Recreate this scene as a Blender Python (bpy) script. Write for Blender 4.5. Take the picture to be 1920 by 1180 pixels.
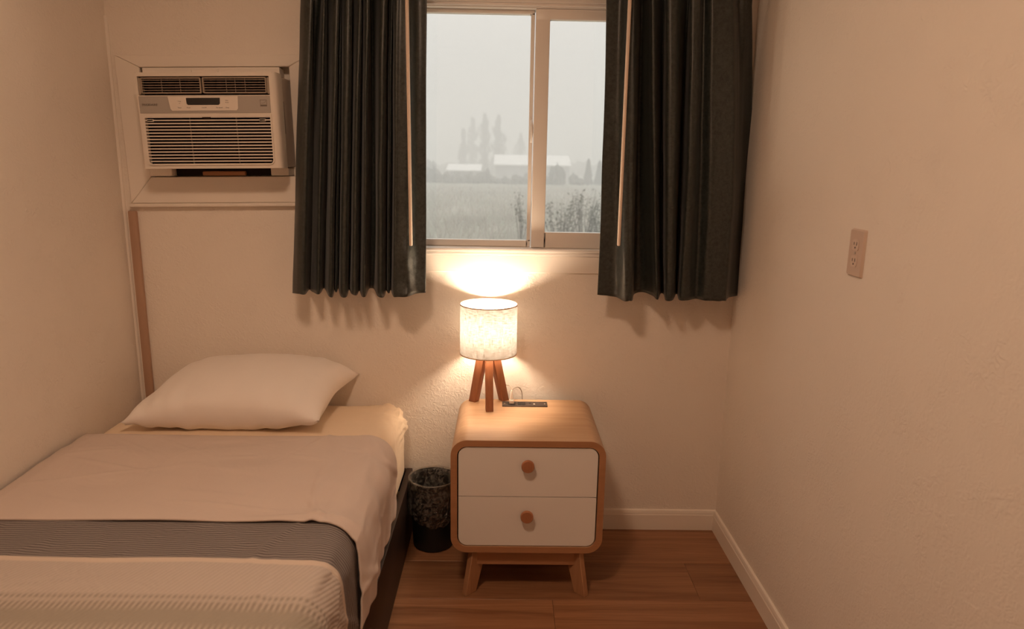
import bpy, bmesh, math, random
from mathutils import Vector, Matrix, noise

random.seed(7)
S = bpy.context.scene
COL = S.collection
for o in list(bpy.data.objects):
    bpy.data.objects.remove(o)

# ------------------------------------------------------------------ camera
FPX, PITCH, YAW, ROLL, CAMH, CAMD = 1301.36, .2104, .0138, .0171, 1.3894, 2.5
cyaw, syaw, cp, sp = math.cos(YAW), math.sin(YAW), math.cos(PITCH), math.sin(PITCH)
FW = Vector((syaw*cp, cyaw*cp, -sp)); RT = Vector((cyaw, -syaw, 0)); UP = RT.cross(FW)
cr, sr = math.cos(ROLL), math.sin(ROLL)
RT, UP = cr*RT + sr*UP, cr*UP - sr*RT
CAMP = Vector((0, -CAMD, CAMH))
cam_d = bpy.data.cameras.new('camera'); cam = bpy.data.objects.new('camera', cam_d); COL.objects.link(cam)
cam.matrix_world = Matrix(((RT.x, UP.x, -FW.x, CAMP.x), (RT.y, UP.y, -FW.y, CAMP.y), (RT.z, UP.z, -FW.z, CAMP.z), (0, 0, 0, 1)))
cam_d.sensor_width = 36; cam_d.lens = FPX/1920*36
cam_d.clip_start = .02; cam_d.clip_end = 2000
cam_d.dof.use_dof = True; cam_d.dof.focus_distance = 2.35; cam_d.dof.aperture_fstop = 3.2
S.camera = cam
S.view_settings.view_transform = 'Standard'; S.view_settings.look = 'None'
S.view_settings.gamma = 1; S.view_settings.use_curve_mapping = False
S.view_settings.exposure = 0.0

SKY_HORIZON = .665          # overcast sky, brighter towards the zenith
LAMP_POWER = 325.          # bedside bulb radiance
LAMP_COL = (1, .77, .55)
CEIL_POWER = 90.           # ceiling fixture radiance
CEIL_COL = (1, .675, .455)
FOG = .0135

# world: CIE overcast sky
w = bpy.data.worlds.new('overcast_sky'); S.world = w; w.use_nodes = True
nt = w.node_tree; nt.nodes.clear()
tc = nt.nodes.new('ShaderNodeTexCoord'); sx = nt.nodes.new('ShaderNodeSeparateXYZ')
mx = nt.nodes.new('ShaderNodeMath'); mx.operation = 'MAXIMUM'; mx.inputs[1].default_value = 0
ma = nt.nodes.new('ShaderNodeMath'); ma.operation = 'MULTIPLY_ADD'; ma.inputs[1].default_value = 2*SKY_HORIZON; ma.inputs[2].default_value = SKY_HORIZON
bg = nt.nodes.new('ShaderNodeBackground'); bg.inputs[0].default_value = (1, .945, .90, 1)
wo = nt.nodes.new('ShaderNodeOutputWorld')
L = nt.links.new
L(tc.outputs['Generated'], sx.inputs[0]); L(sx.outputs[2], mx.inputs[0]); L(mx.outputs[0], ma.inputs[0])
L(ma.outputs[0], bg.inputs[1]); L(bg.outputs[0], wo.inputs[0])
S.cycles.volume_bounces = 1
S.cycles.max_bounces = 10; S.cycles.diffuse_bounces = 6; S.cycles.transparent_max_bounces = 16
S.cycles.sample_clamp_indirect = 6

def at(px, py, axis, val):
    """photo pixel -> point of its sight line on the plane axis = val"""
    d = FW + RT*((px-960)/FPX) - UP*((py-590)/FPX)
    return CAMP + d*((val-CAMP[axis])/d[axis])

# ------------------------------------------------------------------ materials
class NT:
    def __init__(s, name):
        s.m = bpy.data.materials.new(name); s.m.use_nodes = True; s.t = s.m.node_tree; s.t.nodes.clear()
        s.out = s.n('ShaderNodeOutputMaterial')
    def n(s, typ, **kw):
        nd = s.t.nodes.new(typ)
        for k, v in kw.items():
            if k.startswith('i_'): nd.inputs[k[2:].replace('_', ' ')].default_value = v
            else: setattr(nd, k, v)
        return nd
    def l(s, a, b): s.t.links.new(a, b)
    def coords(s, kind='Object', scale=(1, 1, 1), rot=(0, 0, 0)):
        c = s.n('ShaderNodeTexCoord'); m = s.n('ShaderNodeMapping')
        m.inputs['Scale'].default_value = scale; m.inputs['Rotation'].default_value = rot
        s.l(c.outputs[kind], m.inputs[0]); return m.outputs[0]
    def noise(s, vec, scale, detail=3, rough=.5, dist=0):
        k = s.n('ShaderNodeTexNoise'); k.inputs['Scale'].default_value = scale; k.inputs['Detail'].default_value = detail
        k.inputs['Roughness'].default_value = rough; k.inputs['Distortion'].default_value = dist
        s.l(vec, k.inputs['Vector']); return k.outputs['Fac']
    def ramp(s, fac, stops, interp='LINEAR'):
        r = s.n('ShaderNodeValToRGB'); r.color_ramp.interpolation = interp
        e = r.color_ramp.elements
        while len(e) < len(stops): e.new(.5)
        for q, (p, c) in zip(e, stops):
            q.position = p; q.color = (c[0], c[1], c[2], 1) if hasattr(c, '__len__') else (c, c, c, 1)
        s.l(fac, r.inputs[0]); return r.outputs[0]
    def math(s, op, a, b=None, c=None):
        k = s.n('ShaderNodeMath', operation=op)
        for i, v in enumerate((a, b, c)):
            if v is None: continue
            if isinstance(v, (int, float)): k.inputs[i].default_value = v
            else: s.l(v, k.inputs[i])
        return k.outputs[0]
    def mix(s, fac, a, b):
        k = s.n('ShaderNodeMix', data_type='RGBA')
        for sock, v in ((k.inputs[0], fac), (k.inputs[6], a), (k.inputs[7], b)):
            if isinstance(v, (int, float)): sock.default_value = v
            elif isinstance(v, tuple): sock.default_value = (*v[:3], 1)
            else: s.l(v, sock)
        return k.outputs[2]
    def bump(s, h, strength, dist):
        b = s.n('ShaderNodeBump'); b.inputs['Strength'].default_value = strength; b.inputs['Distance'].default_value = dist
        s.l(h, b.inputs['Height']); return b.outputs[0]
    def bsdf(s, col, rough=.6, normal=None, spec=.4, metal=0, **kw):
        p = s.n('ShaderNodeBsdfPrincipled')
        if isinstance(col, tuple): p.inputs['Base Color'].default_value = (*col[:3], 1)
        else: s.l(col, p.inputs['Base Color'])
        if isinstance(rough, (int, float)): p.inputs['Roughness'].default_value = rough
        else: s.l(rough, p.inputs['Roughness'])
        p.inputs['Specular IOR Level'].default_value = spec; p.inputs['Metallic'].default_value = metal
        for k, v in kw.items(): p.inputs[k.replace('_', ' ')].default_value = v
        if normal: s.l(normal, p.inputs['Normal'])
        return p.outputs[0]
    def done(s, shader):
        s.l(shader, s.out.inputs['Surface']); return s.m

def plain(name, col, rough=.5, spec=.4, var=.04, scale=30, bump=0, metal=0):
    t = NT(name); v = t.coords()
    f = t.noise(v, scale, 3)
    c = t.mix(f, tuple(x*(1-var) for x in col), tuple(min(1, x*(1+var)) for x in col))
    nrm = t.bump(t.noise(v, scale*6, 2), .3, bump) if bump else None
    return t.done(t.bsdf(c, rough, nrm, spec, metal))

def emit(name, col, strength):
    t = NT(name); e = t.n('ShaderNodeEmission'); e.inputs[0].default_value = (*col, 1); e.inputs[1].default_value = strength
    return t.done(e.outputs[0])

def wall_mat(name, col, relief=.0023):
    t = NT(name); v = t.coords()
    a = t.noise(v, 60, 4, .55, 1.6); b = t.noise(v, 22, 2, .5, .4)
    pl = t.ramp(a, [(.40, 0), (.60, 1)])
    big = t.ramp(t.noise(v, 3.2, 3, .6, .5), [(.33, .35), (.62, 1)])
    h = t.math('MULTIPLY', t.math('MULTIPLY', pl, t.ramp(b, [(.35, .1), (.65, 1)])), big)
    c = t.mix(t.noise(v, 2.5, 3), tuple(x*.965 for x in col), tuple(x*1.02 for x in col))
    return t.done(t.bsdf(c, .62, t.bump(h, .5, relief), .25))

def wood_mat(name, dark, light, axis=0, grain=9., rough=.42, rnd=.0, contrast=(.34, .68)):
    t = NT(name)
    sc = [grain*3.2]*3; sc[axis] = grain*.16
    v = t.coords('Object', tuple(sc))
    if rnd:
        oi = t.n('ShaderNodeObjectInfo'); ad = t.n('ShaderNodeVectorMath', operation='ADD')
        cb = t.n('ShaderNodeCombineXYZ')
        t.l(t.math('MULTIPLY', oi.outputs['Random'], 40.), cb.inputs[0]); t.l(t.math('MULTIPLY', oi.outputs['Random'], 71.), cb.inputs[1])
        t.l(v, ad.inputs[0]); t.l(cb.outputs[0], ad.inputs[1]); v = ad.outputs[0]
    a = t.noise(v, 1.0, 5, .6, .8); b = t.noise(v, 5.5, 3, .6, .2)
    f = t.math('ADD', t.math('MULTIPLY', a, .72), t.math('MULTIPLY', b, .28))
    c = t.ramp(f, [(contrast[0], dark), (contrast[1], light)])
    if rnd:
        c = t.mix(t.math('MULTIPLY', oi.outputs['Random'], rnd), c, tuple(x*.55 for x in dark))
    return t.done(t.bsdf(c, rough, t.bump(b, .12, .001), .35))

M = {}
M['wall'] = wall_mat('textured_cream_paint', (.82, .745, .665))
M['wall_smooth'] = plain('smooth_cream_paint', (.82, .745, .665), .5, .3, .03, 6)
M['ceiling'] = wall_mat('ceiling_paint', (.84, .79, .73))
M['base'] = plain('white_trim_paint', (.84, .76, .67), .38, .4, .02, 8)
M['strip'] = plain('pinkish_strip_paint', (.43, .27, .185), .5, .3, .03, 8)
M['floor'] = wood_mat('laminate_floor', (.20, .085, .038), (.41, .20, .10), 0, 7.5, .38, .45)
M['subfloor'] = plain('subfloor', (.10, .05, .03), .8)
M['vinyl'] = plain('white_vinyl', (.80, .74, .68), .35, .45, .015, 10)
M['oak'] = wood_mat('light_oak', (.42, .245, .135), (.545, .345, .205), 0, 8.5, .38)
M['oak_v'] = wood_mat('oak_upright', (.34, .165, .08), (.47, .25, .13), 2, 9, .42)
M['oak_edge'] = wood_mat('oak_edge_band', (.36, .17, .08), (.44, .22, .11), 0, 7, .45)
M['drawer'] = plain('white_lacquer', (.78, .73, .68), .35, .4, .01, 8)
M['knob'] = wood_mat('beech_knob', (.36, .145, .068), (.46, .20, .10), 2, 12, .4)
M['lampwood'] = wood_mat('walnut_lamp_leg', (.23, .085, .038), (.36, .15, .075), 2, 12, .40)
M['darkgap'] = plain('dark_gap', (.02, .012, .008), .8)
M['espresso'] = wood_mat('espresso_wood', (.014, .007, .004), (.03, .014, .009), 1, 7, .45)
M['slatwood'] = wood_mat('pine_slat', (.5, .36, .2), (.66, .5, .3), 0, 7, .6)
M['acwhite'] = plain('ac_white_plastic', (.74, .66, .575), .42, .4, .015, 10)
M['acslat'] = plain('ac_slat_plastic', (.72, .63, .545), .42, .4, .015, 10)
M['acgrey'] = plain('ac_silver_band', (.40, .355, .31), .38, .5, .02, 20)
M['aclouver'] = plain('ac_louver_plastic', (.33, .26, .20), .5, .35, .02, 20)
M['acdark'] = plain('ac_dark_inside', (.022, .012, .008), .7, .2, .3, 40)
M['acblack'] = plain('ac_display_black', (.012, .01, .009), .15, .5)
M['print'] = plain('grey_print', (.15, .12, .10), .6)
M['acsteel'] = plain('ac_casing_steel', (.60, .51, .43), .4, .4, .02, 10)
M['plug'] = plain('white_plug_plastic', (.78, .70, .62), .3, .5)
M['cord'] = plain('pale_cord', (.38, .29, .22), .45)
M['stripdk'] = plain('power_strip_brown', (.060, .044, .036), .55, .25)
M['black'] = plain('black_holes', (.008, .007, .006), .6)
M['binblack'] = plain('bin_black_plastic', (.008, .009, .009), .42, .45)
M['outlet'] = plain('outlet_plastic', (.60, .46, .375), .34, .45, .01, 10)
M['outlet2'] = plain('socket_plastic', (.66, .52, .43), .32, .45, .01, 10)
M['metal'] = plain('dull_steel', (.55, .5, .45), .35, .5, .03, 40, metal=1)
M['wand'] = plain('white_wand', (.78, .62, .50), .35, .45, .01, 10)

def glass_mat(name, refl=.05, tint=(.97, .98, .97)):
    t = NT(name)
    a = t.n('ShaderNodeBsdfTransparent'); a.inputs[0].default_value = (*tint, 1)
    g = t.n('ShaderNodeBsdfGlossy'); g.inputs['Roughness'].default_value = .02
    mxs = t.n('ShaderNodeMixShader'); mxs.inputs[0].default_value = refl
    t.l(a.outputs[0], mxs.inputs[1]); t.l(g.outputs[0], mxs.inputs[2])
    return t.done(mxs.outputs[0])
M['glass'] = glass_mat('window_glass', .035)

def liner_mat():
    t = NT('clear_bin_liner'); v = t.coords()
    a = t.n('ShaderNodeBsdfTransparent'); a.inputs[0].default_value = (.93, .92, .90, 1)
    g = t.n('ShaderNodeBsdfGlossy'); g.inputs['Roughness'].default_value = .10; g.inputs[0].default_value = (.9, .88, .85, 1)
    b = t.bump(t.noise(v, 42, 4, .55, 1.6), 1.0, .02); t.l(b, g.inputs['Normal'])
    d = t.n('ShaderNodeBsdfDiffuse'); d.inputs[0].default_value = (.7, .66, .6, 1)
    m1 = t.n('ShaderNodeMixShader'); m1.inputs[0].default_value = .16
    lw = t.n('ShaderNodeLayerWeight'); lw.inputs[0].default_value = .35; t.l(b, lw.inputs['Normal'])
    fac = t.math('MULTIPLY_ADD', t.math('POWER', lw.outputs['Facing'], 1.6), .60, .07)
    t.l(fac, m1.inputs[0]); t.l(a.outputs[0], m1.inputs[1]); t.l(g.outputs[0], m1.inputs[2])
    m2 = t.n('ShaderNodeMixShader'); t.l(t.math('MULTIPLY', t.ramp(t.noise(v, 26, 4, .6, 2.5), [(.50, 0), (.56, 1), (.62, 0)]), .22), m2.inputs[0])
    t.l(m1.outputs[0], m2.inputs[1]); t.l(d.outputs[0], m2.inputs[2])
    return t.done(m2.outputs[0])
M['liner'] = liner_mat()

def cloth(name, col, rough=.85, weave=900, wrinkle=(7, .012), sheen=.15, var=.03):
    t = NT(name); v = t.coords()
    h = t.noise(v, wrinkle[0], 4, .5, .9)
    c = t.mix(t.noise(v, 4, 2), tuple(x*(1-var) for x in col), tuple(x*(1+var) for x in col))
    s = t.bsdf(c, rough, t.bump(h, .45, wrinkle[1]), .15)
    s.node.inputs['Sheen Weight'].default_value = sheen
    return t.done(s)
M['fitted'] = cloth('fitted_sheet_cotton', (.80, .64, .47))
M['sheet'] = cloth('top_sheet_cotton', (.63, .52, .455), wrinkle=(5, .014))
M['pillow'] = cloth('pillowcase_cotton', (.86, .79, .735), wrinkle=(6, .008))

def velvet():
    t = NT('dark_green_velvet'); v = t.coords()
    f = t.noise(v, 95, 4, .65, .5); g = t.noise(v, 12, 2)
    f2 = t.ramp(f, [(.35, 0), (.66, 1)]); c = t.mix(f2, (.004, .007, .0065), (.040, .047, .041))
    c = t.mix(t.math('MULTIPLY', g, .35), c, (.020, .024, .021))
    s = t.bsdf(c, t.ramp(f, [(.3, .33), (.7, .5)]), t.bump(f, .25, .002), .65)
    s.node.inputs['Sheen Weight'].default_value = .12; s.node.inputs['Sheen Roughness'].default_value = .4
    return t.done(s)
M['velvet'] = velvet()

def linen_shade():
    t = NT('linen_lampshade')
    u = t.coords('UV', (45, 420, 1)); v2 = t.coords('UV', (480, 25, 1)); blot = t.coords('UV', (35, 160, 1))
    a = t.noise(u, 1, 3, .6); b = t.noise(v2, 1, 3, .6); k = t.noise(blot, 1, 3, .6)
    f = t.math('ADD', t.math('MULTIPLY', a, .55), t.math('MULTIPLY', b, .45))
    th = t.ramp(f, [(.36, (.030, .024, .019)), (.62, (.19, .187, .182))])
    th = t.mix(t.math('MULTIPLY', t.ramp(k, [(.62, 0), (.74, 1)]), .8), th, (.06, .045, .032))
    tr = t.n('ShaderNodeBsdfTranslucent'); t.l(th, tr.inputs[0])
    d = t.n('ShaderNodeBsdfDiffuse'); d.inputs[0].default_value = (.80, .74, .66, 1)
    m = t.n('ShaderNodeMixShader'); m.inputs[0].default_value = .58
    t.l(tr.outputs[0], m.inputs[1]); t.l(d.outputs[0], m.inputs[2])
    return t.done(m.outputs[0])
M['shade'] = linen_shade()
M['shaderim'] = plain('shade_rim_tape', (.62, .40, .25), .7)

def quilt_mat():
    t = NT('striped_quilt'); c = t.n('ShaderNodeTexCoord'); s = t.n('ShaderNodeSeparateXYZ'); t.l(c.outputs['UV'], s.inputs[0])
    U, V = s.outputs[0], t.math('SUBTRACT', s.outputs[1], .05)                # metres across, metres along from the quilt's head edge
    v3 = t.coords('UV')
    wob = t.math('MULTIPLY', t.math('SUBTRACT', t.noise(v3, 9, 3, .5, .4), .5), .028)
    def wave(x, per): return t.math('MULTIPLY_ADD', t.math('SINE', t.math('MULTIPLY', x, 2*math.pi/per)), .5, .5)
    ribs = wave(t.math('ADD', V, wob), .0085)
    diag = wave(t.math('ADD', t.math('MULTIPLY', V, .45), U), .011)
    fade = wave(U, .012)
    grey = t.mix(ribs, (.125, .105, .10), (.30, .265, .25))
    white = t.mix(t.math('MULTIPLY', diag, .5), (.55, .475, .42), (.46, .395, .345))
    dots = t.mix(fade, (.32, .275, .23), (.50, .425, .365))
    soft = (.36, .315, .26)
    def step(edge, w=.002): return t.ramp(t.math('MULTIPLY_ADD', t.math('SUBTRACT', t.math('ADD', V, t.math('MULTIPLY', wob, .25)), edge), 1/(2*w), .5), [(0, 0), (1, 1)])
    col = t.mix(step(.160), grey, (.66, .55, .46)); col = t.mix(step(.178, .003), col, white)
    col = t.mix(step(.300, .006), col, dots); col = t.mix(step(.312, .006), col, white)
    col = t.mix(step(.320, .006), col, dots); col = t.mix(step(.345, .008), col, soft)
    col = t.mix(step(.395, .01), col, dots); col = t.mix(step(.42, .01), col, soft)
    col = t.mix(step(.50, .01), col, white); col = t.mix(step(.80), col, grey)
    h = t.mix(step(.178), ribs, diag)
    n2 = t.noise(v3, 14, 3, .5, .6)
    hh = t.math('ADD', t.math('MULTIPLY', h, .12), n2)
    s_ = t.bsdf(col, .88, t.bump(hh, .5, .012), .12)
    return t.done(s_)
M['quilt'] = quilt_mat()

# outside
def field_mat():
    t = NT('field_ground'); v = t.coords()
    c = t.ramp(t.noise(v, .22, 5, .65), [(.3, (.24, .24, .205)), (.5, (.33, .34, .28)), (.7, (.43, .405, .36))])
    return t.done(t.bsdf(c, .9, None, .1))
M['field'] = field_mat()
M['grass'] = plain('dry_grass', (.50, .47, .435), .9, .1, .35, .5)
M['twig'] = plain('bare_twig', (.10, .095, .085), .9, .1, .2, 3)
M['leafdk'] = plain('dark_evergreen', (.075, .085, .075), .9, .1, .4, 2)
M['hedge'] = plain('winter_hedge', (.13, .13, .12), .9, .1, .4, 1.2)
M['roof'] = plain('pale_metal_roof', (.86, .86, .85), .5, .4, .03, .5)
M['barnwall'] = plain('grey_barn_wall', (.52, .52, .53), .8, .2, .06, .6)
M['shrubleaf'] = plain('shrub_leaf', (.15, .15, .12), .8, .2, .3, 4)

# ------------------------------------------------------------------ mesh helpers
def root_of(o):
    while o.parent: o = o.parent
    return o

class MB:
    def __init__(s): s.bm = bmesh.new(); s.uv = None
    def v(s, *p): return s.bm.verts.new(p)
    def box(s, x0, x1, y0, y1, z0, z1):
        c = [s.v(x, y, z) for x in (x0, x1) for y in (y0, y1) for z in (z0, z1)]
        for f in ((0, 1, 3, 2), (4, 6, 7, 5), (0, 4, 5, 1), (2, 3, 7, 6), (0, 2, 6, 4), (1, 5, 7, 3)):
            s.bm.faces.new([c[i] for i in f])
        return s
    def hexa(s, bot, top):
        """loft between two polygons of 3-D points"""
        a = [s.v(*p) for p in bot]; b = [s.v(*p) for p in top]; n = len(a)
        s.bm.faces.new(a[::-1]); s.bm.faces.new(b)
        for i in range(n): s.bm.faces.new((a[i], a[(i+1) % n], b[(i+1) % n], b[i]))
        return s
    def prism(s, poly, axis, a, b):
        def P(p, t):
            q = [0, 0, 0]; o = [i for i in range(3) if i != axis]; q[o[0]], q[o[1]] = p; q[axis] = t; return q
        return s.hexa([P(p, a) for p in poly], [P(p, b) for p in poly])
    def ring(s, outer, inner, axis, a, b):
        """extruded band between two matching polygons"""
        def P(p, t):
            q = [0, 0, 0]; o = [i for i in range(3) if i != axis]; q[o[0]], q[o[1]] = p; q[axis] = t; return q
        A = [s.v(*P(p, a)) for p in outer]; B = [s.v(*P(p, b)) for p in outer]
        Ci = [s.v(*P(p, a)) for p in inner]; Di = [s.v(*P(p, b)) for p in inner]; n = len(outer)
        for i in range(n):
            j = (i+1) % n
            s.bm.faces.new((A[i], A[j], B[j], B[i])); s.bm.faces.new((Ci[j], Ci[i], Di[i], Di[j]))
            s.bm.faces.new((A[j], A[i], Ci[i], Ci[j])); s.bm.faces.new((B[i], B[j], Di[j], Di[i]))
        return s
    def lathe(s, prof, cx, cy, n=32, cap0=True, cap1=True, dirx=None):
        """profile [(r, z)] turned about the vertical through cx, cy"""
        rows = [[s.v(cx+r*math.cos(2*math.pi*i/n), cy+r*math.sin(2*math.pi*i/n), z) for i in range(n)] for r, z in prof]
        for k in range(len(rows)-1):
            for i in range(n): s.bm.faces.new((rows[k][i], rows[k][(i+1) % n], rows[k+1][(i+1) % n], rows[k+1][i]))
        if cap0: s.bm.faces.new(rows[0][::-1])
        if cap1: s.bm.faces.new(rows[-1])
        return s
    def tube(s, pts, rad, n=8):
        pts = [Vector(p) for p in pts]; rr = rad if hasattr(rad, '__len__') else [rad]*len(pts)
        rows = []; ref = None
        for i, p in enumerate(pts):
            d = (pts[min(i+1, len(pts)-1)]-pts[max(i-1, 0)]).normalized()
            if ref is None: ref = d.orthogonal().normalized()
            ref = (ref - d*ref.dot(d)).normalized(); bn = d.cross(ref)
            rows.append([s.bm.verts.new(p+(ref*math.cos(2*math.pi*k/n)+bn*math.sin(2*math.pi*k/n))*rr[i]) for k in range(n)])
        for a, b in zip(rows, rows[1:]):
            for k in range(n): s.bm.faces.new((a[k], a[(k+1) % n], b[(k+1) % n], b[k]))
        s.bm.faces.new(rows[0][::-1]); s.bm.faces.new(rows[-1]); return s
    def grid(s, fn, nu, nv, uvfn=None):
        """fn(u, v) -> point for u, v in 0..1"""
        R = [[s.v(*fn(i/nu, j/nv)) for i in range(nu+1)] for j in range(nv+1)]
        if uvfn and s.uv is None: s.uv = s.bm.loops.layers.uv.new('UVMap')
        for j in range(nv):
            for i in range(nu):
                f = s.bm.faces.new((R[j][i], R[j][i+1], R[j+1][i+1], R[j+1][i]))
                if uvfn:
                    for lp, (a, b) in zip(f.loops, ((i, j), (i+1, j), (i+1, j+1), (i, j+1))): lp[s.uv].uv = uvfn(a/nu, b/nv)
        return s
    def bevel(s, w, seg=2):
        bmesh.ops.bevel(s.bm, geom=s.bm.edges[:], offset=w, segments=seg, profile=.5, affect='EDGES', clamp_overlap=True); return s
    def build(s, name, mat, parent=None, smooth=35, fix=True):
        if fix: bmesh.ops.recalc_face_normals(s.bm, faces=s.bm.faces[:])
        me = bpy.data.meshes.new(name); s.bm.to_mesh(me); s.bm.free()
        if parent:
            me.transform(Matrix.Translation(-root_of(parent).location))
        if smooth:
            me.polygons.foreach_set('use_smooth', [True]*len(me.polygons))
            if smooth < 180: me.set_sharp_from_angle(angle=math.radians(smooth))
        me.materials.append(M[mat])
        o = bpy.data.objects.new(name, me); COL.objects.link(o)
        if parent: o.parent = parent
        return o

def tag(o, label, cat, group=None, kind=None):
    if label: o['label'] = label
    if cat: o['category'] = cat
    if group: o['group'] = group
    if kind: o['kind'] = kind
    return o
def thing(name, label, cat, loc=(0, 0, 0), group=None):
    o = bpy.data.objects.new(name, None); COL.objects.link(o); o.location = loc; o.empty_display_size = .1
    return tag(o, label, cat, group)
def struct(o): o['kind'] = 'structure'; return o

def rrect(x0, x1, z0, z1, r, seg=8, corners=(1, 1, 1, 1)):
    """rounded rectangle outline; corners: bottom-left, bottom-right, top-right, top-left (0 = square)"""
    P = []
    for (cx, cz, a0), k in zip(((x0, z0, 180), (x1, z0, 270), (x1, z1, 0), (x0, z1, 90)), corners):
        q = r if k else 1e-4
        ox = cx + (q if cx == x0 else -q); oz = cz + (q if cz == z0 else -q)
        for i in range(seg+1):
            a = math.radians(a0 + 90*i/seg); P.append((ox+q*math.cos(a), oz+q*math.sin(a)))
    return P

def rounded_box(mb, x0, x1, y0, y1, z0, z1, r, nx, ny, nz, disp=None):
    bm = mb.bm; c = {}
    inn = (x0+r, x1-r, y0+r, y1-r, z0+r, z1-r)
    def vert(i, j, k):
        key = (i, j, k)
        if key not in c:
            p = Vector((x0+(x1-x0)*i/nx, y0+(y1-y0)*j/ny, z0+(z1-z0)*k/nz))
            q = Vector((min(max(p.x, inn[0]), inn[1]), min(max(p.y, inn[2]), inn[3]), min(max(p.z, inn[4]), inn[5])))
            d = p-q; nrm = d.normalized() if d.length > 1e-9 else Vector((0, 0, 1))
            p = q+nrm*r
            if disp: p = disp(p, nrm)
            c[key] = bm.verts.new(p)
        return c[key]
    for i in range(nx):
        for j in range(ny):
            for k in (0, nz): bm.faces.new((vert(i, j, k), vert(i+1, j, k), vert(i+1, j+1, k), vert(i, j+1, k)))
    for i in range(nx):
        for k in range(nz):
            for j in (0, ny): bm.faces.new((vert(i, j, k), vert(i+1, j, k), vert(i+1, j, k+1), vert(i, j, k+1)))
    for j in range(ny):
        for k in range(nz):
            for i in (0, nx): bm.faces.new((vert(i, j, k), vert(i, j+1, k), vert(i, j+1, k+1), vert(i, j, k+1)))
    return mb

def panel_holes(mb, x0, x1, z0, z1, y0, y1, holes):
    """slab in the x-z plane from y0 to y1 with rectangular holes (x0, x1, z0, z1)"""
    xs = sorted({x0, x1, *[h[0] for h in holes], *[h[1] for h in holes]}); zs = sorted({z0, z1, *[h[2] for h in holes], *[h[3] for h in holes]})
    def solid(i, k):
        if i < 0 or k < 0 or i >= len(xs)-1 or k >= len(zs)-1: return False
        cx, cz = (xs[i]+xs[i+1])/2, (zs[k]+zs[k+1])/2
        return not any(h[0] < cx < h[1] and h[2] < cz < h[3] for h in holes)
    c = {}
    def V(i, k, y):
        if (i, k, y) not in c: c[(i, k, y)] = mb.v(xs[i], y, zs[k])
        return c[(i, k, y)]
    for i in range(len(xs)-1):
        for k in range(len(zs)-1):
            if not solid(i, k): continue
            for y in (y0, y1): mb.bm.faces.new((V(i, k, y), V(i+1, k, y), V(i+1, k+1, y), V(i, k+1, y)))
            for (di, dk), (a, b) in (((-1, 0), ((i, k), (i, k+1))), ((1, 0), ((i+1, k), (i+1, k+1))), ((0, -1), ((i, k), (i+1, k))), ((0, 1), ((i, k+1), (i+1, k+1)))):
                if not solid(i+di, k+dk): mb.bm.faces.new((V(*a, y0), V(*b, y0), V(*b, y1), V(*a, y1)))
    return mb

def text_part(name, body, size, loc, mat, parent, align='CENTER', rot=(math.pi/2, 0, 0), depth=.0003):
    cu = bpy.data.curves.new(name, 'FONT'); cu.body = body; cu.size = size; cu.align_x = align; cu.align_y = 'CENTER'; cu.extrude = depth
    cu.resolution_u = 2
    t = bpy.data.objects.new(name+'_curve', cu); COL.objects.link(t)
    bpy.context.view_layer.update()
    me = bpy.data.meshes.new_from_object(t); bpy.data.objects.remove(t); bpy.data.curves.remove(cu)
    me.name = name
    from mathutils import Euler
    me.transform(Matrix.Translation(Vector(loc)-root_of(parent).location) @ Euler(rot).to_matrix().to_4x4())
    me.materials.clear(); me.materials.append(M[mat])
    o = bpy.data.objects.new(name, me); COL.objects.link(o); o.parent = parent
    return o

# ------------------------------------------------------------------ room shell
XL, XR, YB, ZC = -1.348, .848, -3.9, 2.40
WX0, WX1, WZ0, WZ1 = -.47, .645, 1.085, 1.965          # window opening
AX0, AX1, AZ0, AZ1 = -1.25, -.715, 1.315, 1.725        # air-conditioner opening
m = MB(); panel_holes(m, XL-.1, XR+.1, -.1, ZC+.1, 0, .12, [(WX0, WX1, WZ0, WZ1), (AX0, AX1, AZ0, AZ1)])
struct(m.build('wall_back', 'wall', smooth=0))
struct(MB().box(XL-.1, XL, YB, 0, -.1, ZC+.1).build('wall_left', 'wall', smooth=0))
struct(MB().box(XR, XR+.1, YB, 0, -.1, ZC+.1).build('wall_right', 'wall', smooth=0))
struct(MB().box(XL-.1, XR+.1, YB-.1, YB, -.1, ZC+.1).build('wall_rear', 'wall', smooth=0))
struct(MB().box(XL, XR, YB, 0, ZC, ZC+.1).build('ceiling', 'ceiling', smooth=0))
floor = struct(MB().box(XL, XR, YB, 0, -.1, -.0105).build('floor', 'subfloor', smooth=0))
PW, PL = .2225, 1.22
cuts = {2: .176}
for r in range(18):
    y1 = min(-.0005, -.0248-PW*(r-1)); y0 = max(YB+.001, -.0248-PW*r)
    if y1-y0 < .01: continue
    off = cuts.get(r-1, None)
    x = (off if off is not None else random.uniform(XL, XL+PL))
    while x > XL: x -= PL
    while x < XR:
        a, b = max(x, XL+.001), min(x+PL, XR-.001)
        if b-a > .02:
            MB().box(a+.0004, b-.0004, y0+.0004, y1-.0004, -.0104, 0).bevel(.0007, 1).build('plank', 'floor', floor, smooth=0)
        x += PL
# baseboards: chamfered profile with a bead
prof = [(0, 0), (.012, 0), (.012, .062), (.0105, .066), (.0105, .070), (.007, .080), (.004, .082), (0, .082)]
m = MB().prism([(-t, z) for t, z in prof], 0, -.335, XR); struct(m.build('baseboard_back', 'base', smooth=20))
m = MB().prism([(XR-t, z) for t, z in prof], 1, YB, -.0121); struct(m.build('baseboard_right', 'base', smooth=20))
m = MB().prism([(XL+t, z) for t, z in prof], 1, YB, -2.0); struct(m.build('baseboard_left', 'base', smooth=20))
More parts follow.
